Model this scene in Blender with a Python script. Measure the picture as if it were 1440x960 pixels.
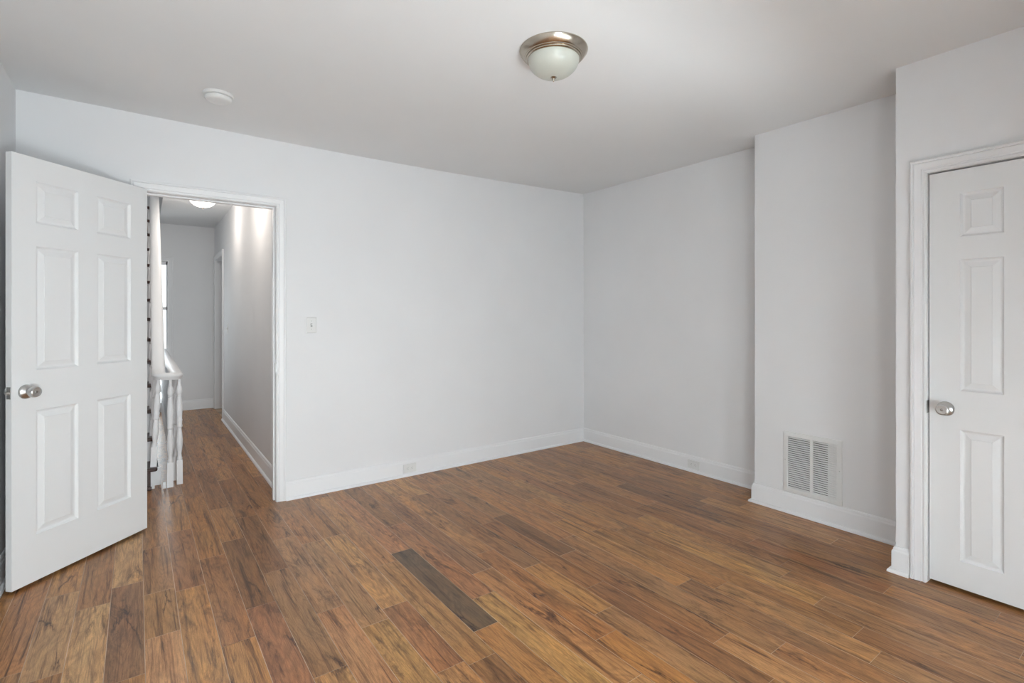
import bpy, bmesh, math, random
from mathutils import Vector, Matrix, Quaternion
from math import sin, cos, pi, radians as R

C = bpy.context.scene.collection
for o in list(bpy.data.objects):
    bpy.data.objects.remove(o)
S = bpy.context.scene
rnd = random.Random(7)

# ------------------------------------------------------------------ camera, sky, daylight, fill lamps, exposure
cd = bpy.data.cameras.new('camera')
cam = bpy.data.objects.new('camera', cd)
C.objects.link(cam)
cam.location = (0, 0, 1.3)
cam.rotation_euler = (pi / 2, 0, R(-36.05))
cd.sensor_width = 36
cd.lens = 36 * 712 / 1440
cd.shift_y = -37 / 1440
cd.clip_start = 0.02
S.camera = cam
S.view_settings.view_transform = 'Standard'
S.view_settings.look = 'None'
S.view_settings.gamma = 1
S.view_settings.exposure = 0.22
S.view_settings.use_curve_mapping = False

W = bpy.data.worlds.new('sky')
S.world = W
W.use_nodes = True
bg = W.node_tree.nodes['Background']
bg.inputs[0].default_value = (0.86, 0.94, 1.0, 1)
bg.inputs[1].default_value = 1.4

def area(name, loc, rot, sx, sy, power, color):
    l = bpy.data.lights.new(name, 'AREA')
    l.shape = 'RECTANGLE'
    l.size, l.size_y, l.energy, l.color = sx, sy, power, color
    o = bpy.data.objects.new(name, l)
    C.objects.link(o)
    o.location, o.rotation_euler = loc, rot
    return o
DAY = (0.885, 0.975, 1.0)
# unseen window wall, depth and openings shaped to keep daylight off the closet: x0, x1, ((z0, z1, daylight power), ...)
WINS = ((-0.02, 0.88, ((0.15, 0.85, 49), (1.40, 2.20, 24))), (1.35, 2.20, ((0.15, 0.85, 18),)))
WTH, YSW = 0.60, -0.45
for a_, b_, op_ in WINS:
    for z0_, z1_, p_ in op_:
        area('window_daylight', ((a_ + b_) / 2, YSW - WTH, (z0_ + z1_) / 2), (R(90), 0, 0), b_ - a_, z1_ - z0_, p_, DAY)
area('ceiling_fill', (1.775, -1.5, -0.45), (R(140), 0, 0), 1.0, 0.6, 210, DAY)  # added unseen lamp, aimed up through the opening to brighten the ceiling
area('hall_window_daylight', (-0.12, 8.34, 1.1), (R(-90), 0, 0), 0.6, 1.9, 10, DAY)
area('stair_fill', (-0.35, 6.5, 4.97), (0, 0, 0), 0.8, 1.6, 4, DAY)  # added unseen lamp lifting the stairs, no real skylight above

# ------------------------------------------------------------------ materials
def mat(name, base, rough=0.5, metal=0.0, spec=0.5, coat=0.0):
    m = bpy.data.materials.new(name)
    m.use_nodes = True
    b = m.node_tree.nodes['Principled BSDF']
    b.inputs['Base Color'].default_value = (*base, 1)
    b.inputs['Roughness'].default_value = rough
    b.inputs['Metallic'].default_value = metal
    b.inputs['Specular IOR Level'].default_value = spec
    b.inputs['Coat Weight'].default_value = coat
    return m

def N(m, t, **kw):
    n = m.node_tree.nodes.new(t)
    for k, v in kw.items():
        if k in n.inputs:
            n.inputs[k].default_value = v
        else:
            setattr(n, k, v)
    return n

def bump(m, scale, strength, dist=0.002, stretch=None, detail=4):
    L = m.node_tree.links
    b = m.node_tree.nodes['Principled BSDF']
    tc = N(m, 'ShaderNodeTexCoord')
    mp = N(m, 'ShaderNodeMapping')
    if stretch:
        mp.inputs['Scale'].default_value = stretch
    nz = N(m, 'ShaderNodeTexNoise')
    nz.inputs['Scale'].default_value = scale
    nz.inputs['Detail'].default_value = detail
    bp = N(m, 'ShaderNodeBump')
    bp.inputs['Strength'].default_value = strength
    bp.inputs['Distance'].default_value = dist
    L.new(tc.outputs['Object'], mp.inputs['Vector'])
    L.new(mp.outputs['Vector'], nz.inputs['Vector'])
    L.new(nz.outputs['Fac'], bp.inputs['Height'])
    L.new(bp.outputs['Normal'], b.inputs['Normal'])
    return nz

def mottle(m, base, amount, scale):
    """wall paint: tiny even variation of the paint itself"""
    L = m.node_tree.links
    b = m.node_tree.nodes['Principled BSDF']
    tc = N(m, 'ShaderNodeTexCoord')
    nz = N(m, 'ShaderNodeTexNoise')
    nz.inputs['Scale'].default_value = scale
    nz.inputs['Detail'].default_value = 3
    rp = N(m, 'ShaderNodeValToRGB')
    rp.color_ramp.elements[0].color = (*[c * (1 - amount) for c in base], 1)
    rp.color_ramp.elements[1].color = (*[min(1, c * (1 + amount)) for c in base], 1)
    rp.color_ramp.elements[0].position = 0.3
    rp.color_ramp.elements[1].position = 0.7
    L.new(tc.outputs['Object'], nz.inputs['Vector'])
    L.new(nz.outputs['Fac'], rp.inputs['Fac'])
    L.new(rp.outputs['Color'], b.inputs['Base Color'])

M = {}
M['wall'] = mat('wall_paint', (0.875, 0.875, 0.885), 0.75, spec=0.3)
mottle(M['wall'], (0.875, 0.875, 0.885), 0.012, 2.2)
bump(M['wall'], 90, 0.12, 0.001)
M['ceiling'] = mat('ceiling_paint', (0.88, 0.885, 0.89), 0.9, spec=0.2)
mottle(M['ceiling'], (0.88, 0.885, 0.89), 0.012, 1.4)
bump(M['ceiling'], 60, 0.1, 0.001)
M['trim'] = mat('trim_paint', (0.90, 0.90, 0.91), 0.38)
bump(M['trim'], 60, 0.02, 0.0005)
M['door'] = mat('door_paint', (0.875, 0.88, 0.885), 0.42)
bump(M['door'], 30, 0.22, 0.0012, (9, 9, 0.7), 6)
M['plastic'] = mat('white_plastic', (0.83, 0.83, 0.82), 0.35)
bump(M['plastic'], 200, 0.03, 0.0005)
M['nickel'] = mat('brushed_nickel', (0.50, 0.45, 0.38), 0.26, 1.0)
bump(M['nickel'], 140, 0.05, 0.0004, (1, 1, 12))
M['satin'] = mat('satin_nickel', (0.60, 0.60, 0.59), 0.28, 1.0)
bump(M['satin'], 150, 0.05, 0.0004)
M['steel'] = mat('latch_steel', (0.35, 0.35, 0.34), 0.35, 1.0)
bump(M['steel'], 150, 0.05, 0.0004)
M['glassbowl'] = mat('frosted_glass', (0.58, 0.59, 0.525), 0.32, coat=0.3)
mottle(M['glassbowl'], (0.58, 0.59, 0.525), 0.03, 9)
M['dark'] = mat('duct_shade', (0.03, 0.03, 0.032), 0.8)  # near-black colour painting the shade inside the vent duct
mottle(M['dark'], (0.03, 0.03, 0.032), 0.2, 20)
M['slot'] = mat('dark_slot', (0.40, 0.40, 0.40), 0.6)
mottle(M['slot'], (0.40, 0.40, 0.40), 0.1, 30)
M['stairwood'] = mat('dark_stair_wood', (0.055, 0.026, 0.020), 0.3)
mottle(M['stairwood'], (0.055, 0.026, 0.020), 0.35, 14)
M['glow'] = mat('lit_glass', (0.9, 0.88, 0.84), 0.4)
M['glow'].node_tree.nodes['Principled BSDF'].inputs['Emission Color'].default_value = (1, 0.93, 0.84, 1)
M['glow'].node_tree.nodes['Principled BSDF'].inputs['Emission Strength'].default_value = 5.0
mottle(M['glow'], (0.9, 0.88, 0.84), 0.02, 10)

def pane_mat():
    m = bpy.data.materials.new('window_glass')
    m.use_nodes = True
    nt = m.node_tree
    nt.nodes.clear()
    out = nt.nodes.new('ShaderNodeOutputMaterial')
    mx = nt.nodes.new('ShaderNodeMixShader')
    tr = nt.nodes.new('ShaderNodeBsdfTransparent')
    gl = nt.nodes.new('ShaderNodeBsdfGlossy')
    gl.inputs['Roughness'].default_value = 0.02
    fr = nt.nodes.new('ShaderNodeFresnel')
    fr.inputs['IOR'].default_value = 1.3
    nt.links.new(fr.outputs[0], mx.inputs[0])
    nt.links.new(tr.outputs[0], mx.inputs[1])
    nt.links.new(gl.outputs[0], mx.inputs[2])
    nt.links.new(mx.outputs[0], out.inputs['Surface'])
    return m
M['pane'] = pane_mat()

FLOOR_GAIN = (1.78, 1.76, 1.42)
def floor_mat():
    m = mat('hardwood_planks', (0.3, 0.2, 0.1), 0.3)
    L = m.node_tree.links
    b = m.node_tree.nodes['Principled BSDF']
    uv = N(m, 'ShaderNodeUVMap', uv_map='plank')
    at = N(m, 'ShaderNodeAttribute', attribute_name='tint')
    def noise(sc, detail, rough=0.55, dist=0.0):
        mp = N(m, 'ShaderNodeMapping')
        mp.inputs['Scale'].default_value = sc
        nz = N(m, 'ShaderNodeTexNoise')
        nz.inputs['Scale'].default_value = 1.0
        nz.inputs['Detail'].default_value = detail
        nz.inputs['Roughness'].default_value = rough
        nz.inputs['Distortion'].default_value = dist
        L.new(uv.outputs['UV'], mp.inputs['Vector'])
        L.new(mp.outputs['Vector'], nz.inputs['Vector'])
        return nz
    def ramp(src, stops):
        r = N(m, 'ShaderNodeValToRGB')
        e = r.color_ramp.elements
        while len(e) < len(stops):
            e.new(0.5)
        for i, (p, c) in enumerate(stops):
            e[i].position = p
            e[i].color = (*c, 1) if len(c) == 3 else c
        L.new(src, r.inputs['Fac'])
        return r
    def mul(a, bb, fac=1.0, mode='MULTIPLY'):
        x = N(m, 'ShaderNodeMix', data_type='RGBA', blend_type=mode)
        if isinstance(fac, float):
            x.inputs[0].default_value = fac
        else:
            L.new(fac, x.inputs[0])
        L.new(a, x.inputs[6])
        L.new(bb, x.inputs[7])
        return x.outputs[2]
    def char(lo, hi):
        r = N(m, 'ShaderNodeMapRange')
        r.inputs['To Min'].default_value = lo
        r.inputs['To Max'].default_value = hi
        L.new(at.outputs['Alpha'], r.inputs['Value'])
        return r.outputs['Result']
    # cloudy figure, cathedral rings, fibres, dark streaks, mineral stains and cracks of the wood itself
    cloud = noise((4.2, 20, 1), 5, 0.62, 0.9)
    col = mul(at.outputs['Color'], ramp(cloud.outputs['Fac'], [(0.28, (0.50, 0.46, 0.42)), (0.47, (0.96, 0.96, 0.96)), (0.60, (1.10, 1.09, 1.06)), (0.75, (1.34, 1.32, 1.24))]).outputs['Color'], char(0.35, 1.0))
    hue = noise((1.7, 7, 1), 3, 0.5, 0.3)
    col = mul(col, ramp(hue.outputs['Fac'], [(0.32, (1.04, 0.98, 0.90)), (0.5, (1, 1, 1)), (0.68, (0.97, 1.02, 1.03))]).outputs['Color'])
    ringn = noise((1.5, 8.5, 1), 3, 0.5, 0.5)
    rmul = N(m, 'ShaderNodeMath', operation='MULTIPLY')
    rmul.inputs[1].default_value = 95
    rsin = N(m, 'ShaderNodeMath', operation='SINE')
    rmap = N(m, 'ShaderNodeMapRange')
    rmap.inputs['From Min'].default_value = -1
    L.new(ringn.outputs['Fac'], rmul.inputs[0])
    L.new(rmul.outputs[0], rsin.inputs[0])
    L.new(rsin.outputs[0], rmap.inputs['Value'])
    col = mul(col, ramp(rmap.outputs['Result'], [(0.0, (0.86, 0.84, 0.82)), (0.45, (1, 1, 1)), (1.0, (1.07, 1.06, 1.05))]).outputs['Color'])
    grain = noise((14, 330, 1), 5, 0.68, 0.3)
    col = mul(col, ramp(grain.outputs['Fac'], [(0.32, (0.70, 0.66, 0.62)), (0.52, (1.0, 1.0, 1.0)), (0.72, (1.16, 1.15, 1.13))]).outputs['Color'])
    speck = noise((90, 500, 1), 3, 0.6)
    col = mul(col, ramp(speck.outputs['Fac'], [(0.30, (0.82, 0.80, 0.78)), (0.5, (1, 1, 1)), (0.7, (1.10, 1.10, 1.10))]).outputs['Color'])
    streak = noise((1.5, 36, 1), 7, 0.68, 1.3)
    col = mul(col, ramp(streak.outputs['Fac'], [(0.33, (0.20, 0.15, 0.12)), (0.42, (0.64, 0.58, 0.54)), (0.49, (1, 1, 1))]).outputs['Color'], char(1.0, 0.55))
    stain = noise((3.6, 15, 1), 8, 0.74, 0.7)
    col = mul(col, ramp(stain.outputs['Fac'], [(0.32, (0.20, 0.17, 0.15)), (0.40, (0.60, 0.56, 0.53)), (0.47, (1, 1, 1))]).outputs['Color'], char(0.30, 1.0))
    # thin wandering cracks and worm lines
    mp = N(m, 'ShaderNodeMapping')
    mp.inputs['Scale'].default_value = (2.6, 15, 1)
    wob = noise((7, 30, 1), 4, 0.6)
    add = N(m, 'ShaderNodeMix', data_type='RGBA', blend_type='LINEAR_LIGHT')
    add.inputs[0].default_value = 0.35
    L.new(uv.outputs['UV'], mp.inputs['Vector'])
    L.new(mp.outputs['Vector'], add.inputs[6])
    L.new(wob.outputs['Color'], add.inputs[7])
    vo = N(m, 'ShaderNodeTexVoronoi', feature='DISTANCE_TO_EDGE')
    vo.inputs['Scale'].default_value = 0.55
    L.new(add.outputs[2], vo.inputs['Vector'])
    crack = ramp(vo.outputs['Distance'], [(0.0, (0.16, 0.11, 0.09)), (0.014, (0.6, 0.55, 0.52)), (0.04, (1, 1, 1))])
    mask = ramp(noise((1.9, 9, 1), 2).outputs['Fac'], [(0.55, (0, 0, 0)), (0.64, (1, 1, 1))])
    x = N(m, 'ShaderNodeMix', data_type='RGBA', blend_type='MULTIPLY')
    L.new(mask.outputs['Color'], x.inputs[0])
    L.new(col, x.inputs[6])
    L.new(crack.outputs['Color'], x.inputs[7])
    col = x.outputs[2]
    L.new(col, b.inputs['Base Color'])
    rr = N(m, 'ShaderNodeMapRange')
    rr.inputs['To Min'].default_value = 0.22
    rr.inputs['To Max'].default_value = 0.42
    L.new(cloud.outputs['Fac'], rr.inputs['Value'])
    L.new(rr.outputs['Result'], b.inputs['Roughness'])
    bp = N(m, 'ShaderNodeBump')
    bp.inputs['Strength'].default_value = 0.12
    bp.inputs['Distance'].default_value = 0.001
    L.new(grain.outputs['Fac'], bp.inputs['Height'])
    L.new(bp.outputs['Normal'], b.inputs['Normal'])
    return m
M['floor'] = floor_mat()
M['seam'] = mat('pale_plank_seam', (0.52, 0.38, 0.27), 0.5)  # pale filler lines, brightened to paint in the highlight on the plank bevels
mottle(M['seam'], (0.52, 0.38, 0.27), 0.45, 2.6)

# ------------------------------------------------------------------ helpers
def nb():
    return bmesh.new()

def box(bm, x0, x1, y0, y1, z0, z1):
    v = [bm.verts.new(p) for p in ((x0, y0, z0), (x1, y0, z0), (x1, y1, z0), (x0, y1, z0), (x0, y0, z1), (x1, y0, z1), (x1, y1, z1), (x0, y1, z1))]
    for f in ((3, 2, 1, 0), (4, 5, 6, 7), (0, 1, 5, 4), (1, 2, 6, 5), (2, 3, 7, 6), (3, 0, 4, 7)):
        bm.faces.new([v[i] for i in f])
    return v

def boxes(*bs):
    bm = nb()
    for b in bs:
        box(bm, *b)
    return bm

def lathe(bm, prof, origin=(0, 0, 0), axis=(0, 0, 1), seg=48, cap0=True, cap1=True):
    q = Vector((0, 0, 1)).rotation_difference(Vector(axis).normalized())
    o = Vector(origin)
    rings = []
    for r, h in prof:
        if r < 1e-6:
            rings.append([bm.verts.new(o + q @ Vector((0, 0, h)))])
        else:
            rings.append([bm.verts.new(o + q @ Vector((r * cos(2 * pi * k / seg), r * sin(2 * pi * k / seg), h))) for k in range(seg)])
    for a, b in zip(rings, rings[1:]):
        for k in range(seg):
            k2 = (k + 1) % seg
            vs = []
            for w in ((a, k), (a, k2), (b, k2), (b, k)):
                v = w[0][w[1] if len(w[0]) > 1 else 0]
                if v not in vs:
                    vs.append(v)
            if len(vs) > 2:
                bm.faces.new(vs)
    if cap0 and len(rings[0]) > 2:
        bm.faces.new(rings[0][::-1])
    if cap1 and len(rings[-1]) > 2:
        bm.faces.new(rings[-1])

def sweep(bm, path, prof, i0=0, i1=None, side=1):
    """moulding: profile (offset from wall, z) along a plan path, mitred at its corners; the room is to the right of the path"""
    n = len(path)
    if i1 is None:
        i1 = n - 1
    P = [Vector(p) for p in path]
    nor = []
    for a, b in zip(P, P[1:]):
        d = (b - a).normalized()
        nor.append(Vector((d.y, -d.x)) * side)
    rings = []
    for i in range(i0, i1 + 1):
        if i == 0:
            mt = nor[0]
        elif i == n - 1:
            mt = nor[-1]
        else:
            mt = (nor[i - 1] + nor[i]) / (1 + nor[i - 1].dot(nor[i]))
        rings.append([bm.verts.new((P[i].x + mt.x * o, P[i].y + mt.y * o, z)) for o, z in prof])
    k = len(prof)
    for a, b in zip(rings, rings[1:]):
        for j in range(k):
            bm.faces.new((a[j], b[j], b[(j + 1) % k], a[(j + 1) % k]))
    bm.faces.new(rings[0])
    bm.faces.new(rings[-1][::-1])

def frame3(bm, corners, prof, wd):
    """casing: profile (across, out) along a 3D polyline of (a, z) points in a wall plane; wd(a, z, out) maps to the world"""
    n = len(corners)
    P = [Vector(c) for c in corners]
    nor = []
    for a, b in zip(P, P[1:]):
        d = (b - a).normalized()
        nor.append(Vector((-d.y, d.x)))
    rings = []
    for i in range(n):
        if i == 0:
            mt = nor[0]
        elif i == n - 1:
            mt = nor[-1]
        else:
            mt = (nor[i - 1] + nor[i]) / (1 + nor[i - 1].dot(nor[i]))
        rings.append([bm.verts.new(wd(P[i].x + mt.x * o, P[i].y + mt.y * o, h)) for o, h in prof])
    k = len(prof)
    for a, b in zip(rings, rings[1:]):
        for j in range(k):
            bm.faces.new((a[j], b[j], b[(j + 1) % k], a[(j + 1) % k]))
    bm.faces.new(rings[0])
    bm.faces.new(rings[-1][::-1])

def wpos(o):
    p = Vector((0, 0, 0))
    while o:
        p += o.location
        o = o.parent
    return p

def obj(name, bm, m, parent=None, smooth=False, bevel=0.0, kind=None, angle=40, origin=None):
    bmesh.ops.remove_doubles(bm, verts=bm.verts, dist=1e-6)
    bmesh.ops.recalc_face_normals(bm, faces=bm.faces)
    off = wpos(parent) if parent else Vector(origin or (0, 0, 0))
    me = bpy.data.meshes.new(name)
    for v in bm.verts:
        v.co -= off
    bm.to_mesh(me)
    bm.free()
    o = bpy.data.objects.new(name, me)
    C.objects.link(o)
    for mm in (m if isinstance(m, (list, tuple)) else [m]):
        me.materials.append(mm)
    if parent:
        o.parent = parent
    elif origin:
        o.location = origin
    if bevel:
        md = o.modifiers.new('bevel', 'BEVEL')
        md.width = bevel
        md.segments = 2
        md.limit_method = 'ANGLE'
        md.angle_limit = R(40)
    if smooth:
        for p in me.polygons:
            p.use_smooth = True
        try:
            me.set_sharp_from_angle(angle=R(angle))
        except Exception:
            pass
    if kind:
        o['kind'] = kind
    return o

def tag(o, label, cat, group=None, kind=None):
    o['label'] = label
    o['category'] = cat
    if group:
        o['group'] = group
    if kind:
        o['kind'] = kind
    return o

def thing(name, label, cat, loc, group=None, kind=None):
    o = bpy.data.objects.new(name, None)
    C.objects.link(o)
    o.empty_display_size = 0.05
    o.location = loc
    return tag(o, label, cat, group, kind)

def struct(name, bm, m, label, cat, **kw):
    return tag(obj(name, bm, m, kind='structure', **kw), label, cat)

# ------------------------------------------------------------------ the room: floor
XL, XR, YN, YS = -0.563, 3.70, 3.82, -0.45
XC, XD = 3.45, 3.085                       # chimney breast face, closet wall face
YC, YD = 1.862, 0.93                       # chimney breast left corner, closet corner
HX = 0.81                                  # hall right wall
HY = 8.25                                  # hall end wall
PW, PX0, SKEW = 0.1207, 0.006, -0.008
ENDS = {-1: [3.065], 0: [3.466, 2.903, 2.501], 1: [2.855], 2: [3.152, 2.271], 3: [3.317, 2.498], 4: [3.648, 2.79, 1.883],
        5: [3.17, 2.283], 6: [2.068], 7: [3.029, 2.147, 1.646], 8: [2.528, 1.615], 9: [3.569, 2.615, 1.772], 10: [1.979],
        11: [2.171, 1.207], 12: [1.44], 13: [2.063, 1.566], 14: [2.653, 1.739], 15: [2.697, 2.06, 1.153], 16: [2.206],
        17: [2.421, 1.498], 18: [0.743], 19: [0.844], 20: [1.954, 1.04], 21: [2.986, 2.151, 1.247], 22: [2.274, 1.307, 0.419],
        23: [1.545, 0.893], 24: [2.651, 1.799], 25: [0.824], 26: [1.263]}
TINT = [(9, 2.2, (90, 70, 55)), (3, 2.9, (112, 78, 53)), (3, 2.2, (132, 88, 64)), (-1, 2.6, (118, 84, 62)), (-1, 3.4, (158, 124, 94)),
        (-2, 2.6, (158, 124, 94)), (-3, 2.6, (150, 116, 88)), (-4, 2.4, (140, 106, 80)), (0, 3.2, (134, 98, 72)), (0, 2.7, (138, 102, 70)),
        (0, 2.0, (158, 118, 90)), (1, 3.3, (130, 90, 64)), (1, 2.2, (150, 108, 70)), (2, 2.7, (128, 88, 60)), (2, 2.0, (146, 104, 66)),
        (4, 3.2, (112, 78, 54)), (4, 2.3, (128, 94, 68)), (5, 3.6, (130, 94, 70)), (5, 2.7, (138, 102, 76)), (5, 1.9, (150, 108, 80)),
        (6, 2.8, (140, 104, 76)), (6, 1.7, (150, 112, 74)), (7, 2.5, (158, 118, 82)), (7, 1.9, (134, 92, 66)), (8, 2.0, (142, 104, 70)),
        (9, 3.1, (150, 104, 76)), (9, 1.5, (144, 102, 66)), (10, 2.6, (142, 98, 70)), (10, 1.5, (154, 116, 76)), (11, 2.9, (126, 90, 66)),
        (11, 1.7, (150, 106, 72)), (12, 2.1, (140, 96, 62)), (12, 1.2, (146, 100, 60)), (13, 1.8, (152, 110, 70)), (14, 2.2, (130, 88, 56)),
        (14, 1.3, (122, 84, 58)), (15, 2.4, (108, 74, 48)), (15, 1.7, (132, 92, 62)), (16, 2.8, (146, 102, 68)), (17, 2.0, (148, 106, 68)),
        (17, 3.0, (140, 100, 70)), (18, 1.5, (138, 98, 62)), (19, 1.8, (132, 94, 60)), (20, 1.5, (156, 116, 74)), (20, 2.6, (132, 92, 64)),
        (22, 1.8, (126, 86, 54)), (24, 2.2, (110, 76, 52)), (23, 1.2, (130, 88, 58)), (21, 1.7, (142, 104, 68))]
def lin(c):
    c = c / 255
    return c / 12.92 if c <= 0.04045 else ((c + 0.055) / 1.055) ** 2.4
PALETTE = [(138, 98, 68), (146, 106, 74), (130, 92, 64), (138, 98, 67), (150, 110, 76), (126, 88, 60), (134, 98, 70), (144, 102, 66)]

def build_floor():
    bm = nb()
    uvl = bm.loops.layers.uv.new('plank')
    tl = bm.loops.layers.float_color.new('tint')
    r2, r3 = random.Random(21), random.Random(5)
    def quad(x0, x1, y0, y1, z, mi, tint, uo, sk, al=1):
        def X(x, y):
            return x + (SKEW * (y - 2.2) if sk else 0)
        vs = [bm.verts.new((X(x, y), y, z)) for x, y in ((x0, y0), (x1, y0), (x1, y1), (x0, y1))]
        f = bm.faces.new(vs)
        f.material_index = mi
        for lp, (u, v) in zip(f.loops, ((y0, x0), (y0, x1), (y1, x1), (y1, x0))):
            lp[uvl].uv = (u + uo[0], v + uo[1])
            lp[tl] = (*tint, al)
    g = 0.0011
    def row_y(x):
        """how far each row of boards runs"""
        return YS, (HY if x < HX + 0.02 else YN)
    k0, k1 = -6, 31
    for k in range(k0, k1):
        x0, x1 = PX0 + k * PW, PX0 + (k + 1) * PW
        ya, yb = row_y(x0)
        if x1 < XL - 0.1 or x0 > XR + 0.1:
            continue
        if x1 < 0.19:
            yb = 4.735
        ends = sorted(ENDS.get(k, []))
        if not ends:
            ends = [1.2 + r2.random() * 1.5]
        lo, hi = ends[0], ends[-1]
        while lo > ya:
            lo -= 0.55 + r2.random() * 0.75
            ends.insert(0, lo)
        while hi < yb:
            hi += 0.55 + r2.random() * 0.75
            ends.append(hi)
        fill = []
        for a, b in zip(ends, ends[1:]):
            if b - a > 1.5:
                fill.append(a + (b - a) * (0.4 + 0.2 * r2.random()))
        ends = sorted(ends + fill)
        ends = [max(ya, min(yb, e)) for e in ends]
        ends = sorted(set(ends))
        for a, b in zip(ends, ends[1:]):
            base = PALETTE[r2.randrange(len(PALETTE))]
            j = r2.uniform(0.9, 1.08)
            tint = [lin(c) * j for c in base]
            for (kk, yy, c) in TINT:
                if kk == k and a <= yy <= b:
                    tint = [lin(q) for q in c]
            tint = [t * g_ for t, g_ in zip(tint, FLOOR_GAIN)]
            uo = (r2.random() * 60, r2.random() * 60)
            xa, xb = x0 + g, x1 - g
            quad(xa, xb, a + g * 0.8, b - g * 0.8, 0, 0, tint, uo, True, r3.random())
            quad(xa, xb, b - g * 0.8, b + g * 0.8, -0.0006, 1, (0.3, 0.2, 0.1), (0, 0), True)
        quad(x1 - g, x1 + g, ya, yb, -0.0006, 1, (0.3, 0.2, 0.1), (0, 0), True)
    # sub-floor slab under the boards (room + hall landing + hall strip), open over the stairwell
    for b in ((XL - 0.15, XR + 0.15, YS - 0.15, 4.735, -0.2, -0.004), (0.235, HX + 0.15, 4.735, HY + 0.15, -0.2, -0.004)):
        vs = box(bm, *b)
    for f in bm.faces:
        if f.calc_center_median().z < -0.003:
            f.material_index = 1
    return bm

def obj_floor():
    bm = build_floor()
    me = bpy.data.meshes.new('floor')
    bm.to_mesh(me)
    bm.free()
    o = bpy.data.objects.new('floor', me)
    C.objects.link(o)
    me.materials.append(M['floor'])
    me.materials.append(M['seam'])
    return tag(o, 'brown hardwood plank floor running from the room into the hall', 'floor', kind='structure')
obj_floor()

# ------------------------------------------------------------------ the room: ceiling and walls
def sm(t):
    t = max(0.0, min(1.0, t))
    return t
def ceil_z(x, y):
    u = sm((x - XL) / (XR - XL))
    return 2.53 + 0.027 * u - 0.028 * sin(pi * u) * sm(y / YN)

def build_ceiling():
    bm = nb()
    nx, ny = 28, 24
    x0, x1, y0, y1 = XL - 0.05, XR + 0.05, YS - 0.05, YN + 0.04
    g = [[bm.verts.new((x0 + (x1 - x0) * i / nx, y0 + (y1 - y0) * j / ny, ceil_z(x0 + (x1 - x0) * i / nx, y0 + (y1 - y0) * j / ny))) for j in range(ny + 1)] for i in range(nx + 1)]
    for i in range(nx):
        for j in range(ny):
            bm.faces.new((g[i][j], g[i][j + 1], g[i + 1][j + 1], g[i + 1][j]))
    t = [bm.verts.new((x, y, 2.75)) for x, y in ((x0, y0), (x1, y0), (x1, y1), (x0, y1))]
    bm.faces.new(t)
    bm.faces.new([g[i][0] for i in range(nx + 1)] + [t[1], t[0]])
    bm.faces.new([g[i][ny] for i in range(nx + 1)] + [t[2], t[3]])
    bm.faces.new([g[0][j] for j in range(ny + 1)] + [t[3], t[0]])
    bm.faces.new([g[nx][j] for j in range(ny + 1)] + [t[2], t[1]])
    return bm
struct('ceiling', build_ceiling(), M['ceiling'], 'flat white painted ceiling of the room', 'ceiling', smooth=True, angle=30)

ZT = 2.75
struct('wall_north', boxes((XL - 0.12, -0.012, YN, 3.94, 0, ZT), (0.758, XR + 0.12, YN, 3.94, 0, ZT), (-0.012, 0.758, YN, 3.94, 2.068, ZT)),
       M['wall'], 'white wall with the open doorway to the hall', 'wall')
struct('wall_west', boxes((XL - 0.12, XL, YS - 0.15, YN, 0, ZT)), M['wall'], 'white wall behind the open door at far left', 'wall')
struct('wall_east', boxes((XR, XR + 0.12, YS - 0.15, YN, 0, ZT)), M['wall'], 'white wall at the right of the far corner', 'wall')
struct('wall_chimney', boxes((XC, XR, YD - 0.11, YC, 0, ZT)), M['wall'], 'white chimney breast with the air vent low on it', 'wall', bevel=0.004)
CY0, CY1, CZ = 0.166, 0.804, 1.992          # closet door opening
struct('wall_closet', boxes((XD, XD + 0.11, CY1 + 0.012, YD, 0, ZT), (XD, XD + 0.11, YS, CY0 - 0.012, 0, ZT), (XD, XD + 0.11, CY0 - 0.012, CY1 + 0.012, CZ + 0.012, ZT),
       (XD + 0.11, XC, YD - 0.11, YD, 0, ZT)), M['wall'], 'white closet wall around the closed door at right', 'wall')
ws = [XL - 0.12] + [v for w_ in WINS for v in w_[:2]] + [XR + 0.12]
bs = [(a, b, YS - WTH, YS, 0, ZT) for a, b in zip(ws[::2], ws[1::2])]
for a_, b_, op_ in WINS:
    zs = [0] + [z for o_ in op_ for z in o_[:2]] + [ZT]
    bs += [(a_, b_, YS - WTH, YS, z0, z1) for z0, z1 in zip(zs[::2], zs[1::2])]
struct('wall_south', boxes(*bs), M['wall'], 'unseen white window wall behind the camera, depth and openings shaped for the light', 'wall')

# hall shell
HT = 5.0
HL = -0.85
struct('wall_hall_right', boxes((HX, HX + 0.12, 3.94, 7.28, 0, HT), (HX, HX + 0.12, 7.28, 8.10, 2.06, HT), (HX, HX + 0.12, 8.10, HY + 0.12, 0, HT)),
       M['wall'], 'white right hand wall of the hall beyond the doorway', 'wall')
HWX0, HWX1, HWZ0, HWZ1 = -0.46, 0.262, 0.06, 2.02
struct('wall_hall_end', boxes((HWX1, HX, HY, HY + 0.12, -2.6, HT), (HL - 0.12, HWX0, HY, HY + 0.12, -2.6, HT), (HWX0, HWX1, HY, HY + 0.12, -2.6, HWZ0), (HWX0, HWX1, HY, HY + 0.12, HWZ1, HT)),
       M['wall'], 'white end wall of the hall with a tall window', 'wall')
struct('wall_hall_left', boxes((HL - 0.12, HL, 3.94, HY, -2.6, HT)), M['wall'], 'white wall on the far side of the stairs', 'wall')
struct('ceiling_hall', boxes((0.165, HX, 3.94, HY, 2.53, 2.78), (HL, 0.165, 3.94, 4.5, 2.53, 2.78)), M['ceiling'], 'white ceiling of the hall beyond the doorway', 'ceiling')
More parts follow.
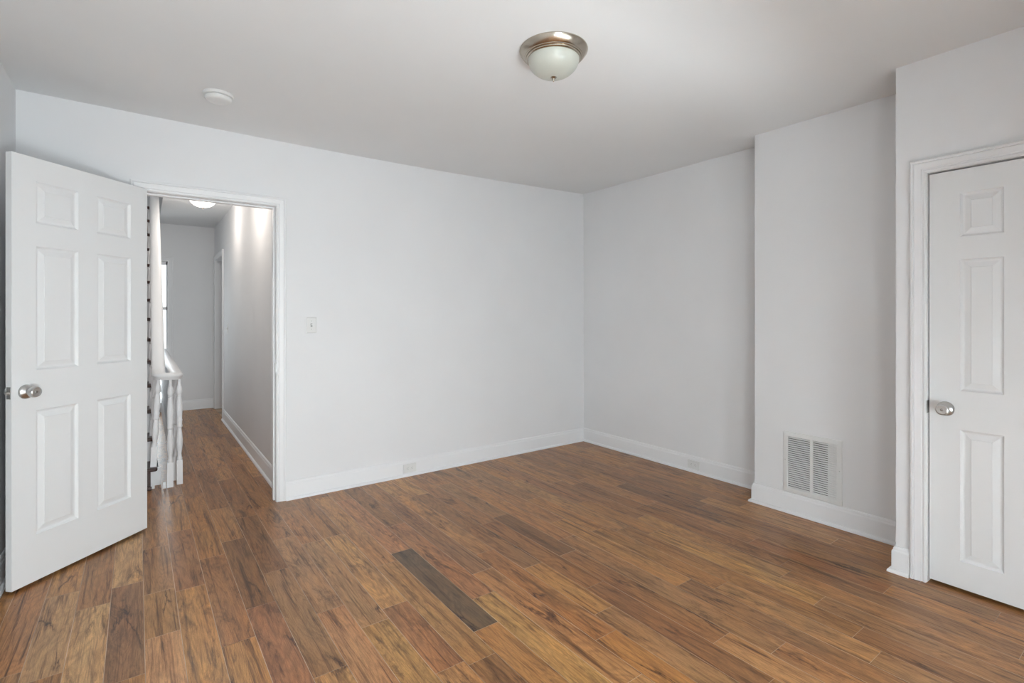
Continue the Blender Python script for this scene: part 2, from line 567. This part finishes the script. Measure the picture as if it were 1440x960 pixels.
for nm, bx, lb in (('wall_stair_upper_right', (0.165, 0.26, 4.5, HY, 2.78, HT), 'white upper wall of the stairwell on the hall side'),
                   ('wall_stair_upper_front', (HL, 0.26, 4.4, 4.5, 2.78, HT), 'white upper wall of the stairwell on the room side'),
                   ('ceiling_stair', (HL - 0.12, HX + 0.12, 4.4, HY + 0.12, HT, HT + 0.1), 'white ceiling high over the stairs'),
                   ('wall_well_right', (0.235, 0.30, 4.735, HY, -2.6, -0.2), 'white wall of the well under the hall floor edge'),
                   ('wall_well_front', (HL, 0.30, 4.61, 4.735, -2.6, -0.2), 'white front wall of the stair well'),
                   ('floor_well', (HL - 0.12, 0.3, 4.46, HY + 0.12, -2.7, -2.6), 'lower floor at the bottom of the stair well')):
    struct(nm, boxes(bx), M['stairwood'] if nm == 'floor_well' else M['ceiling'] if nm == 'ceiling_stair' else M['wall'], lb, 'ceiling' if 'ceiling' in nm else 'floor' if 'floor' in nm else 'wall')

# ------------------------------------------------------------------ baseboards
BP = [(0, 0), (0.031, 0), (0.031, 0.006), (0.029, 0.012), (0.024, 0.017), (0.017, 0.019), (0.015, 0.019), (0.015, 0.104), (0.0135, 0.110), (0.010, 0.1135), (0.0095, 0.117), (0.0095, 0.121), (0.007, 0.127), (0.003, 0.131), (0, 0.132)]
run = [(0.808, YN), (XR, YN), (XR, YC), (XC, YC), (XC, YD), (XD, YD), (XD, 0.870)]
for nm, i0, i1, lb in (('baseboard_north', 0, 1, 'white baseboard along the wall with the doorway'), ('baseboard_east', 1, 2, 'white baseboard along the wall right of the far corner'),
                       ('baseboard_chimney', 2, 4, 'white baseboard around the chimney breast under the vent'), ('baseboard_closet', 4, 6, 'short white baseboard beside the closed door')):
    bm = nb()
    sweep(bm, run, BP, i0, i1)
    struct(nm, bm, M['trim'], lb, 'baseboard', smooth=True, angle=35)
for nm, pth, lb in (('baseboard_west', [(XL, YS), (XL, YN), (-0.074, YN)], 'white baseboard behind the open door'),
                    ('baseboard_hall_right', [(HX, 7.205), (HX, 3.94)], 'white baseboard along the right wall of the hall'),
                    ('baseboard_hall_end', [(0.328, HY), (HX, HY)], 'white baseboard on the end wall of the hall')):
    bm = nb()
    sweep(bm, pth, BP)
    struct(nm, bm, M['trim'], lb, 'baseboard', smooth=True, angle=35)

# ------------------------------------------------------------------ door casings
CAS = [(0, 0), (0, 0.009), (0.004, 0.0125), (0.009, 0.0125), (0.012, 0.0085), (0.016, 0.0085), (0.019, 0.0125), (0.032, 0.0140), (0.044, 0.0175), (0.047, 0.0145), (0.050, 0.0200), (0.057, 0.0200), (0.0615, 0.017), (0.063, 0.012), (0.063, 0)]
# doorway to the hall: casing + jamb boards + stops
bm = nb()
frame3(bm, [(0.7485, 0), (0.7485, 2.0565), (-0.0025, 2.0565), (-0.0025, 0)], [(-o, h) for o, h in CAS], lambda a, z, h: (a, YN - h, z))
tr1 = struct('trim_1', bm, M['trim'], 'white casing framing the doorway to the hall', 'door casing', smooth=True, angle=30)
obj('jamb', boxes((-0.012, 0.0, YN - 0.001, 3.941, 0, 2.068), (0.746, 0.758, YN - 0.001, 3.941, 0, 2.068), (0.0, 0.746, YN - 0.001, 3.941, 2.056, 2.068)), M['trim'], tr1)
obj('door_stop', boxes((0.0, 0.011, YN + 0.038, YN + 0.075, 0, 2.056), (0.735, 0.746, YN + 0.038, YN + 0.075, 0, 2.056), (0.011, 0.735, YN + 0.038, YN + 0.075, 2.045, 2.056)), M['trim'], tr1, bevel=0.002)
sp = obj('strike_plate', boxes((0.7445, 0.7462, YN - 0.004, YN + 0.030, 0.905, 0.963)), M['satin'], tr1)
sp['label'] = 'metal strike plate on the jamb'
# closet door casing
bm = nb()
frame3(bm, [(CY0 - 0.002, 0), (CY0 - 0.002, CZ + 0.002), (CY1 + 0.002, CZ + 0.002), (CY1 + 0.002, 0)], [(o, h) for o, h in CAS], lambda a, z, h: (XD - h, a, z))
tr2 = struct('trim_2', bm, M['trim'], 'white moulded casing around the closet door', 'door casing', smooth=True, angle=30)
obj('jamb', boxes((XD - 0.001, XD + 0.11, CY0 - 0.012, CY0, 0, CZ + 0.012), (XD - 0.001, XD + 0.11, CY1, CY1 + 0.012, 0, CZ + 0.012), (XD - 0.001, XD + 0.11, CY0, CY1, CZ, CZ + 0.012),
    (XD + 0.062, XD + 0.09, CY1 - 0.011, CY1, 0, CZ), (XD + 0.062, XD + 0.09, CY0, CY0 + 0.011, 0, CZ), (XD + 0.062, XD + 0.09, CY0, CY1, CZ - 0.011, CZ)), M['trim'], tr2)
sp = obj('strike_plate', boxes((XD - 0.0025, XD + 0.03, CY1 - 0.0012, CY1 + 0.0003, 0.825, 0.885)), M['steel'], tr2)
sp['label'] = 'dark metal strike plate beside the knob'
# far door on the hall's right wall
bm = nb()
frame3(bm, [(8.10 + 0.0, 0), (8.10, 2.06), (7.28, 2.06), (7.28, 0)], [(-o, h) for o, h in CAS], lambda a, z, h: (HX - h, a, z))
tr3 = struct('trim_3', bm, M['trim'], 'white casing of the door at the far end of the hall', 'door casing', smooth=True, angle=30)

# ------------------------------------------------------------------ panelled doors
def door_leaf(w, h, t, xs, rows, wd):
    """moulded six panel leaf; xs = panel column spans, rows = panel row spans; wd(s, z, d) maps to the world, d is depth from the front face"""
    bm = nb()
    X = sorted({0, w} | {x for a in xs for x in a})
    Z = sorted({0, h} | {z for a in rows for z in a})
    for front in (True, False):
        def V(s, z, d):
            return bm.verts.new(wd(s, z, d if front else t - d))
        for xa, xb in zip(X, X[1:]):
            for za, zb in zip(Z, Z[1:]):
                if (xa, xb) in xs and (za, zb) in rows:
                    rings = []
                    for o, d in ((0, 0), (0.003, 0.0045), (0.008, 0.0095), (0.011, 0.0110), (0.016, 0.0110), (0.038, 0.0040), (0.0395, 0.0015)):
                        rings.append([V(xa + o, za + o, d), V(xb - o, za + o, d), V(xb - o, zb - o, d), V(xa + o, zb - o, d)])
                    for a, b in zip(rings, rings[1:]):
                        for i in range(4):
                            bm.faces.new((a[i], a[(i + 1) % 4], b[(i + 1) % 4], b[i]))
                    bm.faces.new(rings[-1])
                else:
                    bm.faces.new((V(xa, za, 0), V(xb, za, 0), V(xb, zb, 0), V(xa, zb, 0)))
    # edges: the rim follows every grid point so the leaf closes
    rim = [(x, 0) for x in X] + [(w, z) for z in Z[1:]] + [(x, h) for x in X[::-1][1:]] + [(0, z) for z in Z[::-1][1:-1]]
    for a, b in zip(rim, rim[1:] + rim[:1]):
        bm.faces.new([bm.verts.new(wd(*p)) for p in ((a[0], a[1], 0), (b[0], b[1], 0), (b[0], b[1], t), (a[0], a[1], t))])
    return bm

KNOB = [(0.0, 0.0), (0.0345, 0.0), (0.0345, 0.003), (0.033, 0.006), (0.027, 0.011), (0.019, 0.0145), (0.0155, 0.017), (0.0150, 0.026), (0.0165, 0.029), (0.0215, 0.033), (0.0250, 0.040), (0.0262, 0.048), (0.0258, 0.056), (0.0235, 0.0615), (0.0195, 0.0635), (0.0185, 0.0615), (0.009, 0.0605), (0.0, 0.0605)]
def knob(parent, at, axis, label, key=True):
    bm = nb()
    lathe(bm, KNOB[:7], at, axis, cap0=False, cap1=True)
    r = obj('knob_rosette', bm, M['satin'], parent, smooth=True, angle=35)
    bm = nb()
    lathe(bm, KNOB[6:], at, axis, cap0=True)
    k = obj('door_knob', bm, M['satin'], parent, smooth=True, angle=35)
    k['label'] = label
    bm = nb()
    a = Vector(axis).normalized()
    lathe(bm, [(0, 0), (0.0065, 0), (0.0065, 0.002), (0.005, 0.003), (0, 0.003)], Vector(at) + a * 0.0604, axis, 24)
    c = obj('lock_button', bm, M['steel'], k, smooth=True)
    return k

# the open door
Hp, Da, Dn = Vector((0.018, 3.772)), Vector((-0.71, -0.705)).normalized(), Vector((0.705, -0.71)).normalized()
def wdo(s, z, d):
    p = Hp + Da * s - Dn * d
    return (p.x, p.y, z + 0.016)
d1 = thing('door_1', 'white six-panel door standing open at the left of the doorway', 'door', (Hp.x, Hp.y, 0), kind='structure')
leaf = obj('door_leaf', door_leaf(0.722, 2.044, 0.034, [(0.109, 0.311), (0.413, 0.617)], [(0.222, 0.824), (1.018, 1.617), (1.729, 1.931)], wdo), M['door'], d1)
n3 = (Dn.x, Dn.y, 0)
p = Hp + Da * 0.662
knob(d1, (p.x, p.y, 0.937), n3, 'round satin metal knob with a key button')
p = Hp + Da * 0.662 - Dn * 0.034
knob(d1, (p.x, p.y, 0.937), (-n3[0], -n3[1], 0), 'matching knob on the other face')
bm = nb()
def obox(bm, s0, s1, d0, d1_, z0, z1):
    v = [bm.verts.new(wdo(s, z - 0.016, d)) for z in (z0, z1) for s, d in ((s0, d0), (s1, d0), (s1, d1_), (s0, d1_))]
    for f in ((3, 2, 1, 0), (4, 5, 6, 7), (0, 1, 5, 4), (1, 2, 6, 5), (2, 3, 7, 6), (3, 0, 4, 7)):
        bm.faces.new([v[i] for i in f])
obox(bm, 0.7215, 0.7232, 0.0055, 0.0285, 0.909, 0.966)
lp = obj('latch_plate', bm, M['steel'], d1, bevel=0.0008)
bm = nb()
q = Hp + Da * 0.723 - Dn * 0.017
lathe(bm, [(0.0, 0), (0.0085, 0), (0.0085, 0.006), (0.0065, 0.011), (0.002, 0.013), (0, 0.013)], (q.x, q.y, 0.937), (Da.x, Da.y, 0), 24)
obj('latch_bolt', bm, M['satin'], lp, smooth=True)
for z in (0.22, 1.03, 1.84):
    bm = nb()
    q = Hp + Da * -0.006 - Dn * 0.038
    lathe(bm, [(0.006, 0), (0.006, 0.09)], (q.x, q.y, z), (0, 0, 1), 20)
    obj('hinge', bm, M['satin'], d1, smooth=True)

# the closet door
FX = XD + 0.020
def wdc(s, z, d):
    return (FX + d, CY1 - 0.004 - s, z + 0.016)
d2 = thing('door_2', 'white six-panel closet door, closed, at the right edge', 'door', (FX, CY1, 0), kind='structure')
obj('door_leaf', door_leaf(0.630, 1.969, 0.035, [(0.115, 0.266), (0.366, 0.517)], [(0.128, 0.745), (0.928, 1.546), (1.653, 1.858)], wdc), M['door'], d2)
knob(d2, (FX, 0.738, 0.853), (-1, 0, 0), 'round satin metal knob of the closet door')

# the far hall door, closed in its recess
def wdh(s, z, d):
    return (HX + 0.07 + d, 8.095 - s, z + 0.012)
d3 = thing('door_3', 'white door set into the right wall at the far end of the hall', 'door', (HX + 0.07, 8.1, 0), kind='structure')
obj('door_leaf', door_leaf(0.81, 2.04, 0.035, [(0.115, 0.355), (0.455, 0.695)], [(0.22, 0.82), (1.02, 1.62), (1.73, 1.93)], wdh), M['door'], d3)

# ------------------------------------------------------------------ ceiling light of the room
def ceiling_light(name, label, x, y, z, glass, group):
    t = thing(name, label, 'ceiling light', (x, y, z), group)
    bm = nb()
    lathe(bm, [(0.150, 0.004), (0.157, 0.0), (0.1585, -0.005), (0.157, -0.009), (0.151, -0.017), (0.144, -0.026), (0.137, -0.031), (0.1345, -0.0325), (0.1345, -0.036), (0.131, -0.0385), (0.128, -0.0385), (0.1275, -0.043), (0.123, -0.046), (0.119, -0.046), (0.117, -0.040), (0.110, -0.030)], (x, y, z), seg=80, cap0=True, cap1=True)
    obj('metal_rim', bm, M['nickel'], t, smooth=True, angle=28)
    bm = nb()
    pr = [(0.1185, -0.040)]
    for k in range(1, 19):
        a = pi / 2 * k / 18
        pr.append((0.1185 * cos(a), -0.040 - 0.087 * sin(a) ** 0.92))
    pr[-1] = (0, pr[-1][1])
    lathe(bm, pr, (x, y, z), seg=80, cap0=True)
    obj('glass_bowl', bm, glass, t, smooth=True, angle=60)
    bm = nb()
    lathe(bm, [(0, -0.123), (0.014, -0.1245), (0.0145, -0.128), (0.011, -0.131), (0.007, -0.133), (0.0065, -0.136), (0.0045, -0.138), (0.004, -0.143), (0.0025, -0.146), (0, -0.147)], (x, y, z), seg=32)
    obj('finial', bm, M['nickel'], t, smooth=True, angle=50)
    return t
LX, LY = 1.540, 1.788
ceiling_light('ceiling_light', 'flush ceiling light with brushed nickel rim and unlit frosted bowl', LX, LY, ceil_z(LX, LY), M['glassbowl'], 'dome ceiling lights')
hl = ceiling_light('ceiling_light', 'lit white bowl light on the hall ceiling', 0.49, 6.05, 2.53, M['glow'], 'dome ceiling lights')
ceiling_light('ceiling_light', 'second lit bowl light of the hall, above the doorway head', 0.46, 4.75, 2.53, M['glow'], 'dome ceiling lights')
for y_, p_ in ((6.05, 3.6), (4.75, 6.0)):
    l = bpy.data.lights.new('hall_lamp_bulb', 'POINT')
    l.energy, l.color, l.shadow_soft_size = p_, (1.0, 0.91, 0.82), 0.15
    lo = bpy.data.objects.new('hall_lamp_bulb', l)
    C.objects.link(lo)
    lo.location = (0.475, y_, 2.25)

# ------------------------------------------------------------------ smoke detector
SX, SY = 0.335, 3.22
sz = ceil_z(SX, SY)
sd = thing('smoke_detector', 'round white smoke detector on the ceiling near the doorway', 'smoke detector', (SX, SY, sz))
bm = nb()
lathe(bm, [(0.071, 0.004), (0.074, 0.0), (0.074, -0.008), (0.072, -0.013), (0.066, -0.015)], (SX, SY, sz), seg=56)
obj('mounting_plate', bm, M['plastic'], sd, smooth=True, angle=35)
bm = nb()
lathe(bm, [(0.060, -0.013), (0.060, -0.019)], (SX, SY, sz), seg=56)
obj('vent_slot', bm, M['slot'], sd, smooth=True, angle=35)
bm = nb()
lathe(bm, [(0.064, -0.018), (0.066, -0.020), (0.0655, -0.027), (0.061, -0.034), (0.053, -0.040), (0.030, -0.0425), (0, -0.043)], (SX, SY, sz), seg=56)
obj('detector_body', bm, M['plastic'], sd, smooth=True, angle=35)

# ------------------------------------------------------------------ switches and outlets
def switch(label, c, face, w=0.072, h=0.115):
    """face: 'N' on the doorway wall (faces -Y), 'H' on the hall right wall (faces -X)"""
    def wd(a, z, o):
        return (c[0] + a, c[1] - o, c[2] + z) if face == 'N' else (c[0] - o, c[1] - a, c[2] + z)
    t = thing('light_switch', label, 'light switch', c, 'wall light switches')
    def pbox(bm, a0, a1, z0, z1, o0, o1, sl=0.0):
        v = [bm.verts.new(wd(a, z, o)) for o, i in ((o0, 0), (o1, sl)) for a, z in ((a0 + i, z0 + i), (a1 - i, z0 + i), (a1 - i, z1 - i), (a0 + i, z1 - i))]
        for f in ((3, 2, 1, 0), (4, 5, 6, 7), (0, 1, 5, 4), (1, 2, 6, 5), (2, 3, 7, 6), (3, 0, 4, 7)):
            bm.faces.new([v[k] for k in f])
    bm = nb()
    pbox(bm, -w / 2, w / 2, -h / 2, h / 2, 0, 0.006, 0.0035)
    pl = obj('cover_plate', bm, M['plastic'], t)
    bm = nb()
    pbox(bm, -0.0065, 0.0065, -0.0125, 0.0125, 0.0058, 0.0066)
    obj('toggle_slot', bm, M['slot'], pl)
    bm = nb()
    pbox(bm, -0.0048, 0.0048, -0.002, 0.010, 0.0058, 0.017, 0.001)
    obj('toggle', bm, M['plastic'], t)
    for z in (-0.03, 0.03):
        bm = nb()
        lathe(bm, [(0.0032, 0.0), (0.003, 0.001), (0, 0.0012)], wd(0, z, 0.0058), (0, -1, 0) if face == 'N' else (-1, 0, 0), 16)
        obj('screw', bm, M['satin'], t)
switch('white light switch on the room wall right of the doorway', (0.983, YN, 1.228), 'N')
switch('small white light switch on the hall wall beyond the doorway', (HX, 6.86, 1.14), 'H')

def outlet(label, c, face):
    def wd(a, z, o):
        return (c[0] + a, c[1] - o, c[2] + z) if face == 'N' else (c[0] - o, c[1] - a, c[2] + z)
    t = thing('wall_outlet', label, 'outlet', c, 'outlets set in the baseboard')
    def pbox(bm, a0, a1, z0, z1, o0, o1, sl=0.0):
        v = [bm.verts.new(wd(a, z, o)) for o, i in ((o0, 0), (o1, sl)) for a, z in ((a0 + i, z0 + i), (a1 - i, z0 + i), (a1 - i, z1 - i), (a0 + i, z1 - i))]
        for f in ((3, 2, 1, 0), (4, 5, 6, 7), (0, 1, 5, 4), (1, 2, 6, 5), (2, 3, 7, 6), (3, 0, 4, 7)):
            bm.faces.new([v[k] for k in f])
    bm = nb()
    pbox(bm, -0.0575, 0.0575, -0.036, 0.036, 0, 0.005, 0.003)
    obj('cover_plate', bm, M['plastic'], t)
    for s in (-1, 1):
        bm = nb()
        pbox(bm, s * 0.0195 - 0.014, s * 0.0195 + 0.014, -0.0165, 0.0165, 0.0045, 0.0065, 0.001)
        r = obj('receptacle', bm, M['plastic'], t)
        bm = nb()
        for z in (-0.006, 0.006):
            pbox(bm, s * 0.0195 - 0.001, s * 0.0195 + 0.006, z - 0.001, z + 0.001, 0.0062, 0.0068)
        pbox(bm, s * 0.0195 - 0.009, s * 0.0195 - 0.005, -0.002, 0.002, 0.0062, 0.0068)
        obj('slots', bm, M['slot'], r)
outlet('white outlet low in the baseboard of the doorway wall', (1.745, YN - 0.015, 0.062), 'N')
outlet('white outlet in the baseboard between corner and chimney breast', (XR - 0.015, 2.505, 0.062), 'E')

# ------------------------------------------------------------------ air vent on the chimney breast
vt = thing('air_return_vent', 'white louvered air return grille low on the chimney breast', 'vent', (XC, 1.487, 0.33))
VY0, VY1, VZ0, VZ1 = 1.311, 1.663, 0.134, 0.532
IY0, IY1, IZ0, IZ1 = 1.342, 1.636, 0.163, 0.502
bm = nb()
frame3(bm, [(VY0, VZ0), (VY1, VZ0), (VY1, VZ1), (VY0, VZ1), (VY0, VZ0)], [(0, 0), (0, 0.004), (0.003, 0.008), (0.026, 0.010), (0.0305, 0.008), (0.0305, 0)], lambda a, z, h: (XC - h, a, z))
obj('vent_frame', bm, M['plastic'], vt)
obj('center_bar', boxes((XC - 0.0105, XC - 0.0005, 1.4775, 1.4945, IZ0, IZ1)), M['plastic'], vt)
bk = obj('duct_shade_plate', boxes((XC - 0.0012, XC - 0.0002, 1.392, IY1, IZ0, IZ1)), M['dark'], vt)  # flat plate on the solid wall, coloured dark for the duct's shade
bk['label'] = 'dark plate behind the louvers standing in for the shade in the duct'
obj('blanking_strip', boxes((XC - 0.0045, XC - 0.0002, IY0, 1.392, IZ0, IZ1)), M['plastic'], vt)
bm = nb()
NL = 25
for k in range(NL):
    z = IZ0 + (IZ1 - IZ0) * (k + 0.5) / NL
    for a, b in ((IY0, 1.4775), (1.4945, IY1)):
        v = [bm.verts.new(pp) for pp in ((XC - 0.0092, a, z - 0.0042), (XC - 0.0092, b, z - 0.0042), (XC - 0.0015, b, z + 0.0030), (XC - 0.0015, a, z + 0.0030),
                                         (XC - 0.0098, a, z - 0.0032), (XC - 0.0098, b, z - 0.0032), (XC - 0.0019, b, z + 0.0040), (XC - 0.0019, a, z + 0.0040))]
        for f in ((3, 2, 1, 0), (4, 5, 6, 7), (0, 1, 5, 4), (1, 2, 6, 5), (2, 3, 7, 6), (3, 0, 4, 7)):
            bm.faces.new([v[i] for i in f])
obj('louvers', bm, M['plastic'], vt)
for y in (VY0 + 0.014, VY1 - 0.014):
    bm = nb()
    lathe(bm, [(0.0035, 0), (0.003, 0.0012), (0, 0.0015)], (XC - 0.0088, y, 0.345), (-1, 0, 0), 16)
    obj('screw', bm, M['satin'], vt)

# ------------------------------------------------------------------ hall window
w1 = thing('window_1', 'tall bright window at the far end of the hall beyond the stair rail', 'window', (-0.11, HY, HWZ0), kind='structure')
bm = nb()
frame3(bm, [(HWX1, HWZ0 - 0.05), (HWX1, HWZ1), (HWX0, HWZ1), (HWX0, HWZ0 - 0.05)], [(-o, h) for o, h in CAS], lambda a, z, h: (a, HY - h, z))
obj('window_casing', bm, M['trim'], w1, smooth=True, angle=30)
y0, y1 = HY + 0.03, HY + 0.075
obj('window_sash', boxes((HWX0, HWX0 + 0.035, y0, y1, HWZ0, HWZ1), (HWX1 - 0.015, HWX1, y0, y1, HWZ0, HWZ1), (HWX0, HWX1, y0, y1, HWZ1 - 0.04, HWZ1), (HWX0, HWX1, y0, y1, HWZ0, HWZ0 + 0.06),
    (HWX0, HWX1, y0, y1, 1.37, 1.41), (HWX0, HWX1, y0, y1, 0.27, 0.30)), M['trim'], w1)
obj('window_pane', boxes((HWX0 + 0.035, HWX1 - 0.015, HY + 0.05, HY + 0.054, HWZ0 + 0.06, HWZ1 - 0.04)), M['pane'], w1)

# ------------------------------------------------------------------ staircases in the hall
RISE, RUN, SY0, TX = 0.185, 0.205, 4.63, 0.085
st = thing('staircase', 'staircase with dark treads, white turned balusters and curved white handrail', 'staircase', (-0.4, SY0, 0), 'hall stairs')
for i in range(1, 15):
    z, y = RISE * i - 0.02, SY0 + RUN * (i - 1)
    if y + RUN + 0.02 > HY:
        break
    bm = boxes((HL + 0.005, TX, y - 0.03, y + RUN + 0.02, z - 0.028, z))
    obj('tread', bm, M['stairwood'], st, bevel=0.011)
    bm = boxes((HL + 0.005, 0.043, y, y + 0.02, z - RISE + (0.02 if i == 1 else 0), z - 0.028))
    if i == 1:
        box(bm, HL + 0.005, 0.050, y - 0.022, y, 0.0, 0.026)
    rz = obj('riser', bm, M['stairwood'] if i == 1 else M['trim'], st, bevel=0.004)
bm = nb()
prof = [(SY0 + 0.02, 0.0), (SY0 + 0.02, RISE - 0.05), (SY0 + 0.02 + RUN * 13, RISE * 14 - 0.05), (SY0 + 0.02 + RUN * 13, RISE * 14 - 0.42), (SY0 + 0.45, 0.0)]
for x in (0.043, 0.068):
    bm.faces.new([bm.verts.new((x, y, z)) for y, z in prof])
bm.verts.ensure_lookup_table()
n = len(prof)
for i in range(n):
    bm.faces.new((bm.verts[i], bm.verts[(i + 1) % n], bm.verts[n + (i + 1) % n], bm.verts[n + i]))
box(bm, 0.043, 0.108, SY0 + 0.10, SY0 + 0.115, 0.0, RISE - 0.05)
obj('stringer', bm, M['trim'], st)
# the flight going down under it
s2 = thing('staircase', 'descending staircase glimpsed between the white balusters', 'staircase', (-0.3, 8.1, 0), 'hall stairs')
for i in range(1, 14):
    z, y = -RISE * i, 8.20 - 0.215 * (i - 1)
    if z < -2.5:
        break
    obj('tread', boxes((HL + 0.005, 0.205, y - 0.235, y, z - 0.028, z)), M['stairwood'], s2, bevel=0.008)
    obj('riser', boxes((HL + 0.005, 0.205, y - 0.02, y, z, z + RISE - 0.028)), M['trim'], s2)
bm = nb()
a = [(8.245, -0.02), (5.9, -2.45), (5.9, -2.60), (8.0, -0.42), (8.245, -0.20)]
q0 = [bm.verts.new((0.208, y, z)) for y, z in a]
q1 = [bm.verts.new((0.233, y, z)) for y, z in a]
for i in range(5):
    bm.faces.new((q0[i], q0[(i + 1) % 5], q1[(i + 1) % 5], q1[i]))
bm.faces.new(q0)
bm.faces.new(q1[::-1])
obj('skirt_board', bm, M['trim'], s2)

# balustrade: one continuous rail, level along the hall, turning at its near end and climbing with the stairs
bl = st
path = []
GX, UX, BY = 0.208, 0.093, 4.70
for y in (8.20, 7.4, 6.6, 5.8, 5.2, 4.95, 4.8):
    path.append((GX, y, 0.832))
for k in range(0, 13):
    a = pi * k / 12
    path.append(((GX + UX) / 2 + (GX - UX) / 2 * cos(a), BY - 0.062 * sin(a), 0.832 + 0.012 * k / 12))
for y, z in ((4.74, 0.852), (4.79, 0.875), (4.84, 0.912), (4.89, 0.958), (4.95, 1.015), (5.3, 1.333), (5.8, 1.786), (6.3, 2.239), (6.8, 2.692), (7.6, 3.42)):
    path.append((UX, y, z))
RP = [(-0.030, -0.026), (0.030, -0.026), (0.036, -0.012), (0.042, -0.004), (0.043, 0.006), (0.036, 0.017), (0.020, 0.024), (0.0, 0.026), (-0.020, 0.024), (-0.036, 0.017), (-0.043, 0.006), (-0.042, -0.004), (-0.036, -0.012)]
bm = nb()
rings = []
for i, pt in enumerate(path):
    a = Vector(path[max(0, i - 1)])
    b = Vector(path[min(len(path) - 1, i + 1)])
    d = (b - a).normalized()
    dh = Vector((d.x, d.y, 0)).normalized()
    side = Vector((dh.y, -dh.x, 0))
    up = side.cross(d).normalized()
    rings.append([bm.verts.new(Vector(pt) + side * o + up * h) for o, h in RP])
for a, b in zip(rings, rings[1:]):
    for j in range(len(RP)):
        bm.faces.new((a[j], b[j], b[(j + 1) % len(RP)], a[(j + 1) % len(RP)]))
bm.faces.new(rings[0])
bm.faces.new(rings[-1][::-1])
obj('handrail', bm, M['trim'], bl, smooth=True, angle=50)

BAL = [(0.0, 0.188), (0.017, 0.188), (0.0185, 0.196), (0.019, 0.204), (0.0145, 0.214), (0.0155, 0.222), (0.0135, 0.232), (0.017, 0.262), (0.0215, 0.305), (0.0225, 0.335), (0.0195, 0.385), (0.0155, 0.425),
       (0.0145, 0.440), (0.0205, 0.448), (0.0215, 0.456), (0.0185, 0.466), (0.0195, 0.490), (0.0215, 0.500), (0.0185, 0.508), (0.0190, 0.530), (0.0215, 0.575), (0.0205, 0.620), (0.0155, 0.672), (0.0135, 0.688), (0.0180, 0.694), (0.0140, 0.700),
       (0.0185, 0.712), (0.0210, 0.732), (0.0185, 0.756), (0.0120, 0.775), (0.0105, 0.792), (0.0105, 0.83), (0.0, 0.83)]
bm = nb()
box(bm, -0.0195, 0.0195, -0.0195, 0.0195, 0, 0.188)
lathe(bm, BAL, seg=24)
base = obj('baluster', bm, M['trim'], None, smooth=True, angle=38)
bmesh_data = base.data
def baluster(x, y, z, top=None, h=0.81, first=[True]):
    o = base if first[0] else base.copy()
    if not first[0]:
        C.objects.link(o)
    first[0] = False
    o.parent = bl
    o.location = Vector((x, y, z)) - bl.location
    o.scale = (1, 1, h / 0.83)
    if top:
        d = Vector(top) - Vector((x, y, z))
        o.rotation_euler = Vector((0, 0, 1)).rotation_difference(d).to_euler()
    return o
baluster(0.163, 4.625, 0.0, (0.166, 4.648, 0.82), 0.815)
baluster(0.226, 4.672, 0.0, (0.222, 4.675, 0.82), 0.815)
for k in range(1, 28):
    y = 4.672 + 0.125 * k
    if y < 8.15:
        baluster(0.2085, y, 0.0, h=0.815)
baluster(0.060, 4.660, RISE - 0.02, (0.092, 4.655, 0.83), 0.66)
for i in range(2, 11):
    z = RISE * i - 0.02
    y = SY0 + RUN * (i - 1) + 0.07
    ztop = 1.015 + (y - 4.95) * 0.9059 if y > 4.95 else 0.93
    baluster(0.058, y, z, (0.085, y, ztop - 0.02), ztop - z - 0.02)
tb = obj('trim_block', boxes((0.118, 0.136, 4.606, 4.625, 0.0, 0.045)), M['trim'], st)
